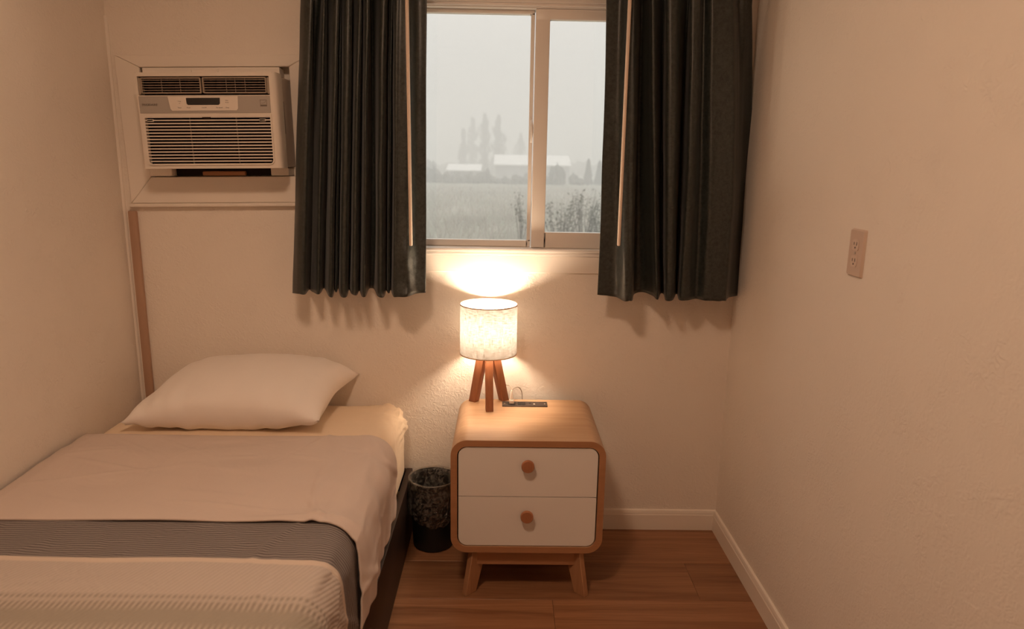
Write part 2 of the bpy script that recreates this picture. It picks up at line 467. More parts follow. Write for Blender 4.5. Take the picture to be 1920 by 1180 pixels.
# painted strips in the left corner
m = MB().box(-1.329, -1.300, -.016, 0, .0, 1.213).bevel(.004, 2); struct(m.build('trim_1', 'strip'))
m = MB()
qr = [(XL, 0), (XL+.008, 0)] + [(XL+.008*math.cos(a), -.008*math.sin(a)) for a in (math.radians(18*i) for i in range(1, 5))] + [(XL, -.008)]
m.prism(qr, 2, .0, 1.86); struct(m.build('trim_2', 'wall_smooth', smooth=60))

# ------------------------------------------------------------------ window
win = struct(bpy.data.objects.new('window_1', None)); COL.objects.link(win); win.location = (.09, .05, WZ0)
def wpart(name, mat, boxes, bev=.0025, parent=win):
    m = MB()
    for b in boxes: m.box(*b)
    return m.bevel(bev, 2).build(name, mat, parent)
G0, G1 = 1.124, 1.902
# outer frame (jambs, head, sill track)
panel = MB(); panel_holes(panel, WX0, WX1, WZ0, WZ1, .012, .085, [(WX0+.04, WX1-.04, 1.1, 1.915)])
panel.bevel(.002, 1).build('frame', 'vinyl', win)
wpart('head_rail', 'vinyl', [(WX0+.001, WX1-.001, -.004, .0119, 1.928, WZ1-.001)])
wpart('head_rail', 'vinyl', [(WX0+.001, WX1-.001, .0, .0119, 1.919, 1.9275)], .001)
# fixed left light
panel = MB(); panel_holes(panel, WX0+.0405, .0975, 1.1005, 1.9145, .045, .075, [(WX0+.062, .084, G0, G1)])
fx = panel.bevel(.002, 1).build('fixed_sash', 'vinyl', win)
MB().box(WX0+.0622, .0838, .058, .062, G0+.0002, G1-.0002).build('pane', 'glass', win, smooth=0)
# sliding right sash, nearer the room
panel = MB(); panel_holes(panel, .099, WX1-.0405, 1.1005, 1.9145, .018, .044, [(.148, WX1-.085, 1.158, 1.880)])
ss = panel.bevel(.003, 2).build('sliding_sash', 'vinyl', win)
MB().box(.1482, WX1-.0852, .030, .034, 1.1582, 1.8798).build('pane', 'glass', win, smooth=0)
m = MB(); m.tube([(.0925, .044, 1.475), (.0925, .026, 1.482), (.094, .020, 1.505), (.094, .020, 1.530), (.0925, .030, 1.545), (.0925, .044, 1.548)], .004, 8)
m.build('latch', 'vinyl', ss, 60)
wpart('sill', 'vinyl', [(WX0-.02, WX1+.02, -.014, .0115, 1.0865, 1.0995)], .002)
wpart('sill', 'vinyl', [(WX0-.02, WX1+.02, -.010, -.0005, 1.074, 1.0863)], .002)
struct(MB().box(WX0-.03, WX1+.03, -.006, -.0003, 1.012, 1.0735).bevel(.0015, 1).build('trim_3', 'wall_smooth'))

# ------------------------------------------------------------------ air conditioner and its casing
TILT = -.022
cas = struct(bpy.data.objects.new('trim_4', None)); COL.objects.link(cas); cas.location = (-.98, 0, 1.5)
cas.rotation_euler = (0, TILT, 0)
OX0, OX1, OZ0, OZ1 = -1.318, -.655, 1.247, 1.742
IX0, IX1, IZ0, IZ1 = -1.238, -.733, 1.338, 1.702
def casing(poly):
    MB().prism(poly, 1, -.016, -.0005).bevel(.002, 1).build('casing_board', 'wall_smooth', cas)
g = .0006
casing([(OX0, OZ0+g), (IX0-g, IZ0), (IX0-g, IZ1), (OX0, OZ1-g)])
casing([(OX1, OZ0+g), (OX1, OZ1-g), (IX1+g, IZ1), (IX1+g, IZ0)])
casing([(OX0+g, OZ0), (OX1-g, OZ0), (IX1, IZ0-g), (IX0, IZ0-g)])
casing([(OX0+g, OZ1), (IX0, IZ1+g), (IX1, IZ1+g), (OX1-g, OZ1)])
MB().box(OX0-.004, OX1+.004, -.026, -.0006, OZ0-.013, OZ0-.0006).bevel(.004, 2).build('ledge', 'wall_smooth', cas)
panel = MB(); panel_holes(panel, AX0+.001, AX1-.001, AZ0+.001, AZ1-.001, .035, .055, [(-1.172, -.746, 1.370, 1.665)])
panel.build('filler_board', 'wall_smooth', cas, 0)
MB().box(IX0+.012, IX1-.03, -.022, .03, 1.669, 1.7).bevel(.002, 1).build('filler_board', 'wall_smooth', cas)
MB().box(-1.058, -.968, -.029, -.0222, 1.676, 1.694).bevel(.002, 1).build('filler_board', 'wall_smooth', cas)
MB().box(IX0+.003, -1.158, -.03, .06, 1.3405, 1.366).bevel(.002, 1).build('filler_block', 'base', cas)
MB().box(-.815, IX1-.02, -.03, .06, 1.3405, 1.366).bevel(.002, 1).build('filler_block', 'base', cas)
MB().box(-1.157, -.816, .005, .034, 1.3405, 1.3655).build('gap_shade_block', 'acdark', cas, 0)  # near-black block added to stand in for the shade in the gap below
MB().box(-1.06, -.91, -.012, .0045, 1.3405, 1.356).bevel(.003, 1).build('filler_block', 'oak_edge', cas)

ACX, ACY, ACZ = -.96, -.148, 1.366
ac = thing('air_conditioner', 'white window air conditioner with slatted front grille mounted in wall beside curtain', 'air conditioner', (ACX, 0, ACZ))
ac.rotation_euler = (0, TILT, 0)
fx0, fx1, fz0, fz1 = -1.185, -.735, 1.366, 1.669      # outer front
def U(u): return fx0 + u
def Vv(v): return fz1 - v
lou = (U(.005), U(.427), Vv(.071), Vv(.012)); gri = (U(.018), U(.424), Vv(.287), Vv(.137))
m = MB(); panel_holes(m, fx0, fx1-.014, fz0, fz1, ACY, ACY+.014, [lou, gri]); bez = m.build('front_panel', 'acwhite', ac, 0)
# rounded returns of the front panel
def returns(pts): return pts
m = MB()
pr = [(fx1-.014, ACY), (fx1-.007, ACY+.003), (fx1-.002, ACY+.010), (fx1, ACY+.022), (fx1, ACY+.062), (fx1-.014, ACY+.062)]
m.prism(pr, 2, fz0, fz1); m.build('side_panel', 'acwhite', ac, 50)
MB().box(fx0, fx0+.004, ACY+.0141, ACY+.062, fz0, fz1).build('side_panel', 'acwhite', ac)
MB().box(fx0+.0041, fx1-.0141, ACY+.0141, ACY+.062, fz1-.004, fz1).build('top_panel', 'acwhite', ac)
MB().box(fx0+.0041, fx1-.0141, ACY+.0141, ACY+.062, fz0, fz0+.004).build('bottom_panel', 'acwhite', ac)
m = MB().box(fx0+.012, fx1-.010, ACY+.063, .22, fz0+.004, fz1-.004).bevel(.003, 1); cs = m.build('casing', 'acsteel', ac)
MB().box(fx1-.0101, fx1-.0093, -.062, -.050, 1.48, 1.585).build('rating_label', 'print', cs)
MB().box(fx0+.005, fx1-.015, ACY+.040, ACY+.0615, fz0+.005, fz1-.005).build('inner_back', 'acdark', ac)
# discharge louvers, two banks
for (a, b, nvt) in ((U(.013), U(.206), (.33, .64)), (U(.211), U(.417), (.36, .5, .655))):
    z0, z1 = lou[2]+.006, lou[3]-.003
    bank = MB().ring(rrect(a, b, z0, z1, .004, 3), rrect(a+.004, b-.004, z0+.004, z1-.004, .002, 3), 1, ACY+.004, ACY+.012).build('louver_bank', 'aclouver', ac)
    for k in range(5):
        z = z0+.004+(z1-z0-.008)*(k+.65)/5.3
        MB().box(a+.0035, b-.0035, ACY+.0045, ACY+.0105, z, z+.0019).build('louver_blade', 'aclouver', bank, 0)
    for f_ in nvt:
        x = a+(b-a)*f_; MB().box(x-.0008, x+.0008, ACY+.0106, ACY+.0135, z0+.003, z1-.003).build('louver_vane', 'aclouver', bank, 0)
    for k in range(6):
        x = a+(b-a)*(k+.5)/6; MB().hexa([(x, ACY+.016, z0), (x+.002, ACY+.016, z0), (x+.014, ACY+.036, z0), (x+.012, ACY+.036, z0)], [(x+.004, ACY+.016, z1), (x+.006, ACY+.016, z1), (x+.018, ACY+.036, z1), (x+.016, ACY+.036, z1)]).build('vane', 'acdark', bank, 0)
for x in (U(.0065), U(.4195)):
    MB().prism(rrect(x-.0005, x+.006, lou[2]+.004, lou[3]-.004, .003, 4), 1, ACY+.003, ACY+.012).build('louver_pivot', 'aclouver', ac)
# control band
band = MB().box(U(.004), U(.427), ACY-.0015, ACY-.0001, Vv(.127), Vv(.0735)).bevel(.0005, 1).build('control_band', 'acgrey', ac)
MB().prism([(U(.098), Vv(.0745)), (U(.324), Vv(.0745)), (U(.322), Vv(.113)), (U(.317), Vv(.119)), (U(.109), Vv(.119)), (U(.104), Vv(.113))], 1, ACY-.0028, ACY-.0016).build('control_panel', 'acwhite', band)
MB().prism([(U(.157), Vv(.0795)), (U(.266), Vv(.0795)), (U(.265), Vv(.0975)), (U(.261), Vv(.1015)), (U(.162), Vv(.1015)), (U(.158), Vv(.0975))], 1, ACY-.0036, ACY-.0029).build('display', 'acblack', band)
text_part('brand_lettering', 'FRIGIDAIRE', .0098, (U(.038), ACY-.0020, Vv(.1005)), 'print', band)
for tx, u_, v_, sz in (('Timer', .134, .110, .006), ('Mode', .163, .110, .006), ('On/Off', .213, .110, .006), ('Fan Speed', .262, .110, .006), ('Sleep', .288, .110, .006),
                       ('Temp', .135, .090, .0055), ('Filter', .288, .088, .0055), ('Reset', .288, .094, .0055), ('on', .135, .096, .005)):
    text_part('button_lettering', tx, sz*.86, (U(u_), ACY-.0031, Vv(v_)), 'print', band, depth=.0001)
MB().ring(rrect(U(.3945), U(.416), Vv(.1015), Vv(.086), .0005, 1), rrect(U(.3954), U(.4151), Vv(.1006), Vv(.0869), .0004, 1), 1, ACY-.0020, ACY-.0016).build('emblem', 'print', band, 0)
MB().box(U(.3945), U(.416), ACY-.0020, ACY-.0016, Vv(.1065), Vv(.1025)).build('emblem', 'print', band, 0)
MB().tube([(U(.398), ACY-.0018, Vv(.096)), (U(.404), ACY-.0018, Vv(.0965)), (U(.410), ACY-.0018, Vv(.094)), (U(.4125), ACY-.0018, Vv(.090))], .0004, 5).build('emblem', 'print', band, 0)
# intake grille: raised frame and slats
gx0, gx1, gz0, gz1 = U(.009), U(.428), Vv(.292), Vv(.1315)
gf = MB().ring(rrect(gx0, gx1, gz0, gz1, .016, 6, (1, 1, 0, 0)), rrect(gri[0], gri[1], gri[2], gri[3], .010, 6, (1, 1, 0, 0)), 1, ACY-.0045, ACY-.0001).build('grille', 'acwhite', ac, 30)
NS = 15
for k in range(NS):
    z = gri[2] + (gri[3]-gri[2])*(k+.55)/NS
    xa = gri[0]-.002 + (.0075 if k == 0 else 0); xb = gri[1]+.002 - (.0075 if k == 0 else 0)
    MB().hexa([(xa, ACY-.004, z+.0002), (xb, ACY-.004, z+.0002), (xb, ACY+.012, z+.0012), (xa, ACY+.012, z+.0012)],
              [(xa, ACY-.004, z+.0042), (xb, ACY-.004, z+.0042), (xb, ACY+.012, z+.0026), (xa, ACY+.012, z+.0026)]).build('slat', 'acslat', gf, 0)
for f_ in (.325, .70):
    x = gri[0]+(gri[1]-gri[0])*f_
    MB().box(x-.0016, x+.0016, ACY+.026, ACY+.030, gri[2], gri[3]).build('grille_rib', 'aclouver', gf, 0)
for x in (U(.034), U(.398)):
    MB().box(x-.010, x+.010, ACY-.0040, ACY+.004, Vv(.1535), Vv(.1455)).bevel(.001, 1).build('grille_tab', 'acslat', gf)
MB().prism([(U(.203), Vv(.1395)), (U(.233), Vv(.1395)), (U(.226), Vv(.147)), (U(.210), Vv(.147))], 1, ACY-.0044, ACY-.0030).build('grille_catch', 'acdark', gf, 0)

# ------------------------------------------------------------------ curtains
YF, YM, YBk, YBB = -.150, -.118, -.070, -.034
def catmull(P, t):
    n = len(P)-1; x = min(max(t, 0), 1)*n; i = min(int(x), n-1); f = x-i
    p0, p1, p2, p3 = P[max(i-1, 0)], P[i], P[i+1], P[min(i+2, n)]
    return tuple(.5*((2*b)+(c-a)*f+(2*a-5*b+4*c-d)*f*f+(3*b-a-3*c+d)*f**3) for a, b, c, d in zip(p0, p1, p2, p3))
def make_curtain(cols, label, wand, hem):
    """cols: (bottom px, middle px, top px, plan depth y)"""
    PXY = (552, 270, 0)
    cb = [at(c[0], PXY[0], 1, c[3]) for c in cols]; cm = [at(c[1], PXY[1], 1, c[3]*1.0) for c in cols]; ct = [at(c[2], PXY[2], 1, c[3]) for c in cols]
    Pb = [(p.x, c[3]) for p, c in zip(cb, cols)]; Pm = [(p.x, c[3]) for p, c in zip(cm, cols)]; Pt = [(p.x, min(c[3]*.4+YM*.6, c[3]+.03) if c[3] > -.06 else c[3]*.85+YM*.15) for p, c in zip(ct, cols)]
    zb, zm, zt, ztop = .946, 1.455, 1.915, 2.065
    n = len(cols)-1
    xm = sum(p[0] for p in Pb)/len(Pb)
    root = thing('curtain', label, 'curtain', (xm, -.11, .946), 'dark green curtains at the window')
    def fn(u, v):
        z = zb+(ztop-zb)*v
        b, mm, t = catmull(Pb, u), catmull(Pm, u), catmull(Pt, u)
        if z >= zt: x, y = t
        else:
            q = (z-zb)/(zt-zb); qm = (zm-zb)/(zt-zb)
            lb = (q-qm)*(q-1)/((0-qm)*(0-1)); lm = q*(q-1)/(qm*(qm-1)); lt = q*(q-qm)/(1*(1-qm))
            x = lb*b[0]+lm*mm[0]+lt*t[0]; y = lb*b[1]+lm*mm[1]+lt*t[1]
        y += .006*noise.noise(Vector((x*9, z*3.2, 1.3))) + .0035*noise.noise(Vector((x*26, z*7, 4.3)))
        x += .0020*noise.noise(Vector((u*31, z*4, 8.1)))
        z2 = z + (hem(u)*(1-v)**12) + .004*noise.noise(Vector((u*23, 0, 2.2)))*(1-v)**8
        low = max(0, 1-(z-zb)/.28)
        k = wand.get('bulge')
        if k:
            g_ = math.exp(-((u-k[0])/k[1])**2)*low
            y -= .034*g_ + .026*g_*noise.noise(Vector((x*22, z*12, 9.5)))
        return (x, min(y, -.024 if x < .72 else -.008), z2)
    m = MB().grid(fn, n*6, 90)
    c = m.build('fabric', 'velvet', root, 180)
    sd = c.modifiers.new('thickness', 'SOLIDIFY'); sd.thickness = .0025; sd.offset = 0
    p0, p1 = at(*wand['top'], 1, -.172), at(*wand['bot'], 1, -.172)
    p0 = p1+(p0-p1)*(2.03-p1.z)/(p0.z-p1.z)
    MB().tube([p1, p1+(p0-p1)*.004, p0], [.0045, .0058, .0058], 12).build('wand', 'wand', root, 60)
    return root

def lin(b, b0, b1, t0, t1): return t0+(b-b0)*(t1-t0)/(b1-b0)
colsL = [(549.5, YM), (560, YF), (572, YF), (581, YBB), (587, YBk), (595, YF+.01), (601, YM), (608, YBB), (616, YF), (623, YF), (627, YBB), (630.5, YM), (634.5, YBB), (639, YF), (649, YF), (655, YBB),
         (660.5, YF), (669, YF), (674.5, YBB), (679, YF), (686, YF), (692, YBB), (702, YBB), (708, YF), (718, YF), (724, YBB), (728.5, YM), (733, YBB), (738, YF), (746, YF-.004), (764, YF-.006), (781, YM), (799.5, YM)]
jit = random.Random(3)
colsL = [(b, lin(b, 549.5, 799.5, 556.5, 799)+(jit.uniform(-1.5, 1.5) if 0 < i < len(colsL)-1 else 0), lin(b, 549.5, 799.5, 565, 800)+(jit.uniform(-2.5, 2.5) if 0 < i < len(colsL)-1 else 0), y) for i, (b, y) in enumerate(colsL)]
make_curtain(colsL, 'dark green velvet curtain between the air conditioner and the window', {'top': (763, 0), 'bot': (770.5, 461), 'bulge': (.955, .05)}, lambda u: (.004*math.sin(u*40)*(1-min(1, max(0, (u-.85)/.06))) + .012*min(1, max(0, (u-.90)/.08))))
colsR = [(1120, 1131, 1137, YM), (1138, 1146, 1152, YM+.004), (1155, 1160, 1166, YM), (1168, 1172, 1177, YF), (1178, 1181, 1185, YF-.004), (1185, 1189, 1192, YF), (1189, 1194, 1200, YBk), (1207, 1205, 1207, YBk), (1224, 1218, 1217, YM),
         (1233, 1230, 1226, YF), (1238, 1237, 1236, YBB), (1245, 1243, 1243, YBB), (1248.5, 1250, 1252, YF), (1262, 1268, 1272, YF), (1267, 1274, 1279, YBB), (1271, 1279, 1287, YBB), (1275, 1290, 1297, YF), (1290, 1303, 1312, YF), (1305, 1315, 1320, YM),
         (1323, 1333, 1335, YF), (1341, 1343, 1347, YF), (1354, 1368, 1362, YF), (1361, 1377, 1374, YF+.004), (1363.5, 1382, 1380, -.11), (1367, 1386, 1384, -.085), (1375, 1391, 1388, -.055), (1386, 1400, 1393, -.03), (1397, 1410, 1398, -.012)]
make_curtain(colsR, 'dark green velvet curtain hanging against the right wall with the outlet', {'top': (1181, 0), 'bot': (1160, 461), 'bulge': (.13, .05)}, lambda u: (.014*math.exp(-((u-.27)/.05)**2) + .010*max(0, 1-u/.12)))
rod = thing('curtain_rod', 'white curtain rail fixed to the wall above both curtains', 'curtain rail', (.06, -.105, 2.07))
MB().box(-.72, .80, -.118, -.098, 2.0665, 2.095).bevel(.003, 2).build('rail', 'vinyl', rod)
for x in (-.66, .06, .76): MB().box(x-.012, x+.012, -.0979, -.0005, 2.072, 2.09).bevel(.002, 1).build('bracket', 'vinyl', rod)

# ------------------------------------------------------------------ nightstand
NX, NW, NY0, NY1, NZ0, NZ1 = .088, .246, -.450, -.052, .157, .545
ns = thing('nightstand', 'rounded oak nightstand with two white drawers and splayed legs', 'nightstand', (NX, -.25, 0))
outer = rrect(NX-NW, NX+NW, NZ0, NZ1, .052, 12); inner = rrect(NX-NW+.0205, NX+NW-.0205, NZ0+.0205, NZ1-.0205, .033, 12)
shell = MB().ring(outer, inner, 1, NY0+.001, NY1).build('shell', 'oak', ns, 25)
o2 = rrect(NX-NW, NX+NW, NZ0, NZ1, .052, 12)
MB().ring(outer, inner, 1, NY0, NY0+.0009).build('edge_band', 'oak_edge', shell, 25)
MB().prism(rrect(NX-NW+.021, NX+NW-.021, NZ0+.021, NZ1-.021, .033, 12), 1, NY0+.03, NY1-.004).build('carcass', 'darkgap', ns, 30)
ZM = .353
for (z0, z1, cor, kx, kz) in ((ZM+.0012, NZ1-.024, (0, 0, 1, 1), .0865, .4655), (NZ0+.024, ZM-.0012, (1, 1, 0, 0), .087, .2925)):
    dr = MB().prism(rrect(NX-NW+.0245, NX+NW-.0245, z0, z1, .029, 10, cor), 1, NY0+.004, NY0+.0285)
    d = dr.build('drawer', 'drawer', ns, 40)
    pr = [(.008, .0035), (.008, -.004), (.017, -.007), (.0205, -.011), (.0205, -.019), (.0185, -.0215)]
    k = MB(); n = 28
    rows = [[k.v(kx+r*math.cos(2*math.pi*i/n), NY0+yy, kz+r*math.sin(2*math.pi*i/n)) for i in range(n)] for r, yy in pr]
    for a, b in zip(rows, rows[1:]):
        for i in range(n): k.bm.faces.new((a[i], a[(i+1) % n], b[(i+1) % n], b[i]))
    k.bm.faces.new(rows[0]); k.bm.faces.new(rows[-1])
    k.build('knob', 'knob', d, 40)
yc = -.25
for sx in (-1, 1):
    for sy in (-1, 1):
        d = Vector((-sx, -sy, 0)).normalized(); nrm = Vector((-sx, sy, 0)).normalized()
        def quad(tip, wd, z):
            t = Vector((NX+sx*tip[0], yc+sy*tip[1], z))
            return [t-nrm*.0105, t-nrm*.0105+d*wd, t+nrm*.0105+d*wd, t+nrm*.0105]
        MB().hexa(quad((.203, .200), .046, 0), quad((.181, .180), .068, NZ0-.0005)).bevel(.0015, 1).build('leg', 'oak_v', ns)
for y in (-.424, -.094): MB().box(NX-.170, NX+.170, y, y+.018, .098, NZ0-.0005).bevel(.0015, 1).build('apron', 'oak_edge', ns)
for x in (NX-.165, NX+.147): MB().box(x, x+.018, -.37, -.13, .098, NZ0-.0005).bevel(.0015, 1).build('apron', 'oak_edge', ns)
# power outlet plate let into the top (moves with the nightstand)
pz = NZ1
ps = MB().box(.003, .166, -.133, -.083, pz-.0005, pz+.0035).bevel(.0012, 2).build('power_panel', 'stripdk', ns)
for cx in (.037, .073):
    MB().prism(rrect(cx-.014, cx+.014, -.122, -.094, .004, 4), 2, pz+.0036, pz+.0046).build('socket', 'black', ps, 30)
    for dx, dy in ((-.006, .005), (.006, .005), (0, -.006)):
        MB().box(cx+dx-.0014, cx+dx+.0014, -.108+dy-.003, -.108+dy+.003, pz+.0047, pz+.0049).build('slot', 'stripdk', ps, 0)
MB().lathe([(.0035, pz+.0036), (.003, pz+.0046)], .119, -.112, 12).build('indicator', 'plug', ps, 40)
for sx_ in (.012, .157): MB().lathe([(.003, pz+.0036), (.002, pz+.0044)], sx_, -.108, 10).build('screw', 'metal', ps, 40)
MB().box(.100, .108, -.108, -.098, pz+.0036, pz+.0042).build('usb_port', 'black', ps, 0)

# ------------------------------------------------------------------ bedside lamp
LX, LY, LZ = -.049, -.109, NZ1
lamp = thing('table_lamp', 'lit tripod table lamp with linen drum shade on the nightstand', 'lamp', (LX, LY, LZ))
feet = [Vector((-.101, -.074, LZ)), Vector((-.042, -.176, LZ)), Vector((.009, -.060, LZ))]
ctr = Vector((LX, LY, LZ))
for f_ in feet:
    d = (f_-ctr); d.z = 0; d.normalize(); s_ = Vector((-d.y, d.x, 0))
    b0 = f_; t0 = ctr + d*.020; t0.z = .752
    def q(c, w_, th): return [c-d*w_-s_*th, c+d*w_-s_*th, c+d*w_+s_*th, c-d*w_+s_*th]
    MB().hexa(q(b0, .0145, .0135), q(t0, .0175, .0135)).bevel(.002, 2).build('leg', 'lampwood', lamp)
MB().lathe([(.011, .752), (.011, .775), (.016, .776), (.016, .80)], LX, LY, 20).build('socket', 'metal', lamp, 40)
SZ0, SZ1, SR = .738, .915, .1005
def shade_fn(u, v): a = 2*math.pi*u; return (LX+SR*math.cos(a), LY+SR*math.sin(a), SZ0+(SZ1-SZ0)*v)
sh = MB().grid(shade_fn, 64, 6, lambda u, v: (u*.64, v*.177)).build('shade', 'shade', lamp, 180, fix=False)
for z in (SZ0, SZ1):
    MB().ring([((SR+.001)*math.cos(2*math.pi*i/64)+LX, (SR+.001)*math.sin(2*math.pi*i/64)+LY) for i in range(64)], [((SR-.0008)*math.cos(2*math.pi*i/64)+LX, (SR-.0008)*math.sin(2*math.pi*i/64)+LY) for i in range(64)], 2, z-.0018, z+.0018).build('rim', 'shaderim', sh, 30)
sp_ = MB()
for k in range(3):
    a = 2*math.pi*k/3+.4; sp_.tube([(LX+.014*math.cos(a), LY+.014*math.sin(a), .785), (LX+.05*math.cos(a), LY+.05*math.sin(a), .765), (LX+.0985*math.cos(a), LY+.0985*math.sin(a), .760)], .0013, 6)
sp_.build('spider_ring', 'metal', sh, 60)
M['bulb'] = emit('warm_bulb_glow', LAMP_COL, LAMP_POWER)
bl = [(.012, .801), (.016, .812), (.024, .826), (.028, .842), (.0265, .856), (.019, .868), (.008, .874)]
MB().lathe(bl, LX, LY, 20).build('bulb', 'bulb', lamp, 180)
MB().box(.028, .046, -.118, -.098, pz+.0048, pz+.020).bevel(.003, 2).build('plug', 'plug', lamp)
m = MB().hexa([(.030, -.114, pz+.0195), (.044, -.114, pz+.0195), (.044, -.102, pz+.0195), (.030, -.102, pz+.0195)], [(.034, -.111, pz+.055), (.040, -.111, pz+.055), (.040, -.105, pz+.055), (.034, -.105, pz+.055)])
m.bevel(.002, 1).build('plug', 'plug', lamp)
def curve_pts(P, n=24): return [catmull([tuple(p) for p in P], i/n) for i in range(n+1)]
MB().tube(curve_pts([(.037, -.108, pz+.054), (.045, -.100, pz+.0585), (.060, -.075, pz+.055), (.072, -.048, pz+.035), (.077, -.035, pz+.008), (.078, -.032, pz-.05), (.076, -.030, pz-.20), (.02, -.028, pz-.30)]), .0014, 6).build('cord', 'cord', lamp, 60)
MB().tube(curve_pts([(LX, LY+.01, .75), (LX+.022, LY+.045, .68), (.000, -.035, .60), (.016, -.040, pz+.052), (.030, -.060, pz+.056), (.036, -.095, pz+.057), (.037, -.107, pz+.055)]), .0014, 6).build('cord', 'cord', lamp, 60)

# ------------------------------------------------------------------ bin and liner
BX, BY, BH, RT_, RB_ = -.2475, -.122, .262, .0855, .0755
bn = thing('waste_bin', 'small round black waste bin between the bed and the nightstand', 'bin', (BX, BY, 0))
MB().lathe([(RB_-.004, .001), (RB_, .004), (RT_, BH), (RT_-.003, BH), (RB_-.004, .008), (.005, .006)], BX, BY, 40, True, True).build('body', 'binblack', bn, 40)
MB().ring([((RT_+.0022)*math.cos(2*math.pi*i/40)+BX, (RT_+.0022)*math.sin(2*math.pi*i/40)+BY) for i in range(40)], [((RT_-.0035)*math.cos(2*math.pi*i/40)+BX, (RT_-.0035)*math.sin(2*math.pi*i/40)+BY) for i in range(40)], 2, BH, BH+.004).build('rim', 'binblack', bn, 50)
def liner(u, v):
    a = 2*math.pi*u
    # v: 0 inside bottom .. .45 rim .. 1 outer hem
    nn = lambda s, k: noise.noise(Vector((math.cos(a)*s, math.sin(a)*s, v*6+k)))
    if v < .45:
        q = v/.45; z = .10+(BH+.008-.10)*q; r = (RB_-.014)+(RT_-.006-RB_+.010)*q + .005*nn(3.5, 1)
    else:
        q = (v-.45)/.55
        drop = .105 + .065*max(0, math.cos(a+1.45))**1.5 + .016*noise.noise(Vector((math.cos(a)*2.2, math.sin(a)*2.2, 5)))
        z = BH+.008 - drop*q
        lim = .0045 + .0015
        r = RT_+.0055 - .010*(drop*q/BH) + (.009*nn(4.5, 7)+.006*nn(11, 3)+.004)*min(1, q*2.5)*.8
        r = min(r, RT_+.0065)
        r = max(r, RB_+(RT_-RB_)*z/BH+.0016) if q > .03 else r
    return (BX+r*math.cos(a), BY+r*math.sin(a), z)
ln = MB().grid(liner, 110, 44).build('bin_liner', 'liner', None, 180)
tag(ln, 'crinkled clear plastic liner folded over the rim of the black bin', 'bin liner')

# ------------------------------------------------------------------ bed
BXL, BXR, BY0, BY1 = -1.338, -.337, -1.99, -.012
bed = thing('bed_frame', 'dark espresso wooden bed frame along the left wall', 'bed', (-.84, -1.0, 0))
MB().box(BXR-.024, BXR, BY0, BY1, .0, .25).bevel(.003, 2).build('side_rail', 'espresso', bed)
MB().box(BXL, BXL+.024, BY0, BY1, .0, .25).bevel(.003, 2).build('side_rail', 'espresso', bed)
MB().box(BXL+.0245, BXR-.0245, BY1-.024, BY1, .0, .25).bevel(.003, 2).build('head_rail', 'espresso', bed)
MB().box(BXL+.0245, BXR-.0245, BY0, BY0+.024, .0, .25).bevel(.003, 2).build('foot_rail', 'espresso', bed)
for k in range(12):
    y = BY0+.08+k*.155; MB().box(BXL+.025, BXR-.025, y, y+.07, .195, .213).build('slat', 'slatwood', bed, 0)
MX1, MZ = -.361, .518
def mdisp(p, nrm):
    w_ = .004*noise.noise(p*3.3) + .0015*noise.noise(p*11)
    k = math.exp(-(((p.x-MX1)/.10)**2 + ((p.y+.03)/.14)**2 + ((p.z-.48)/.07)**2))
    w_ += k*(.022*noise.noise(Vector((p.x*34, p.y*34, p.z*60)))+.014*noise.noise(Vector((p.x*70, p.y*60, p.z*110)))+.012)
    if p.z > MZ-.07: w_ += .004*noise.noise(Vector((p.x*4, p.y*14, 3)))*max(0, nrm.z)
    return p+nrm*w_
m = MB(); rounded_box(m, BXL+.002, MX1, BY0+.03, -.014, .2135, MZ, .065, 110, 220, 40, mdisp)
tag(m.build('mattress', 'fitted', None, 180), 'mattress in a tan fitted sheet on the dark bed frame', 'mattress')

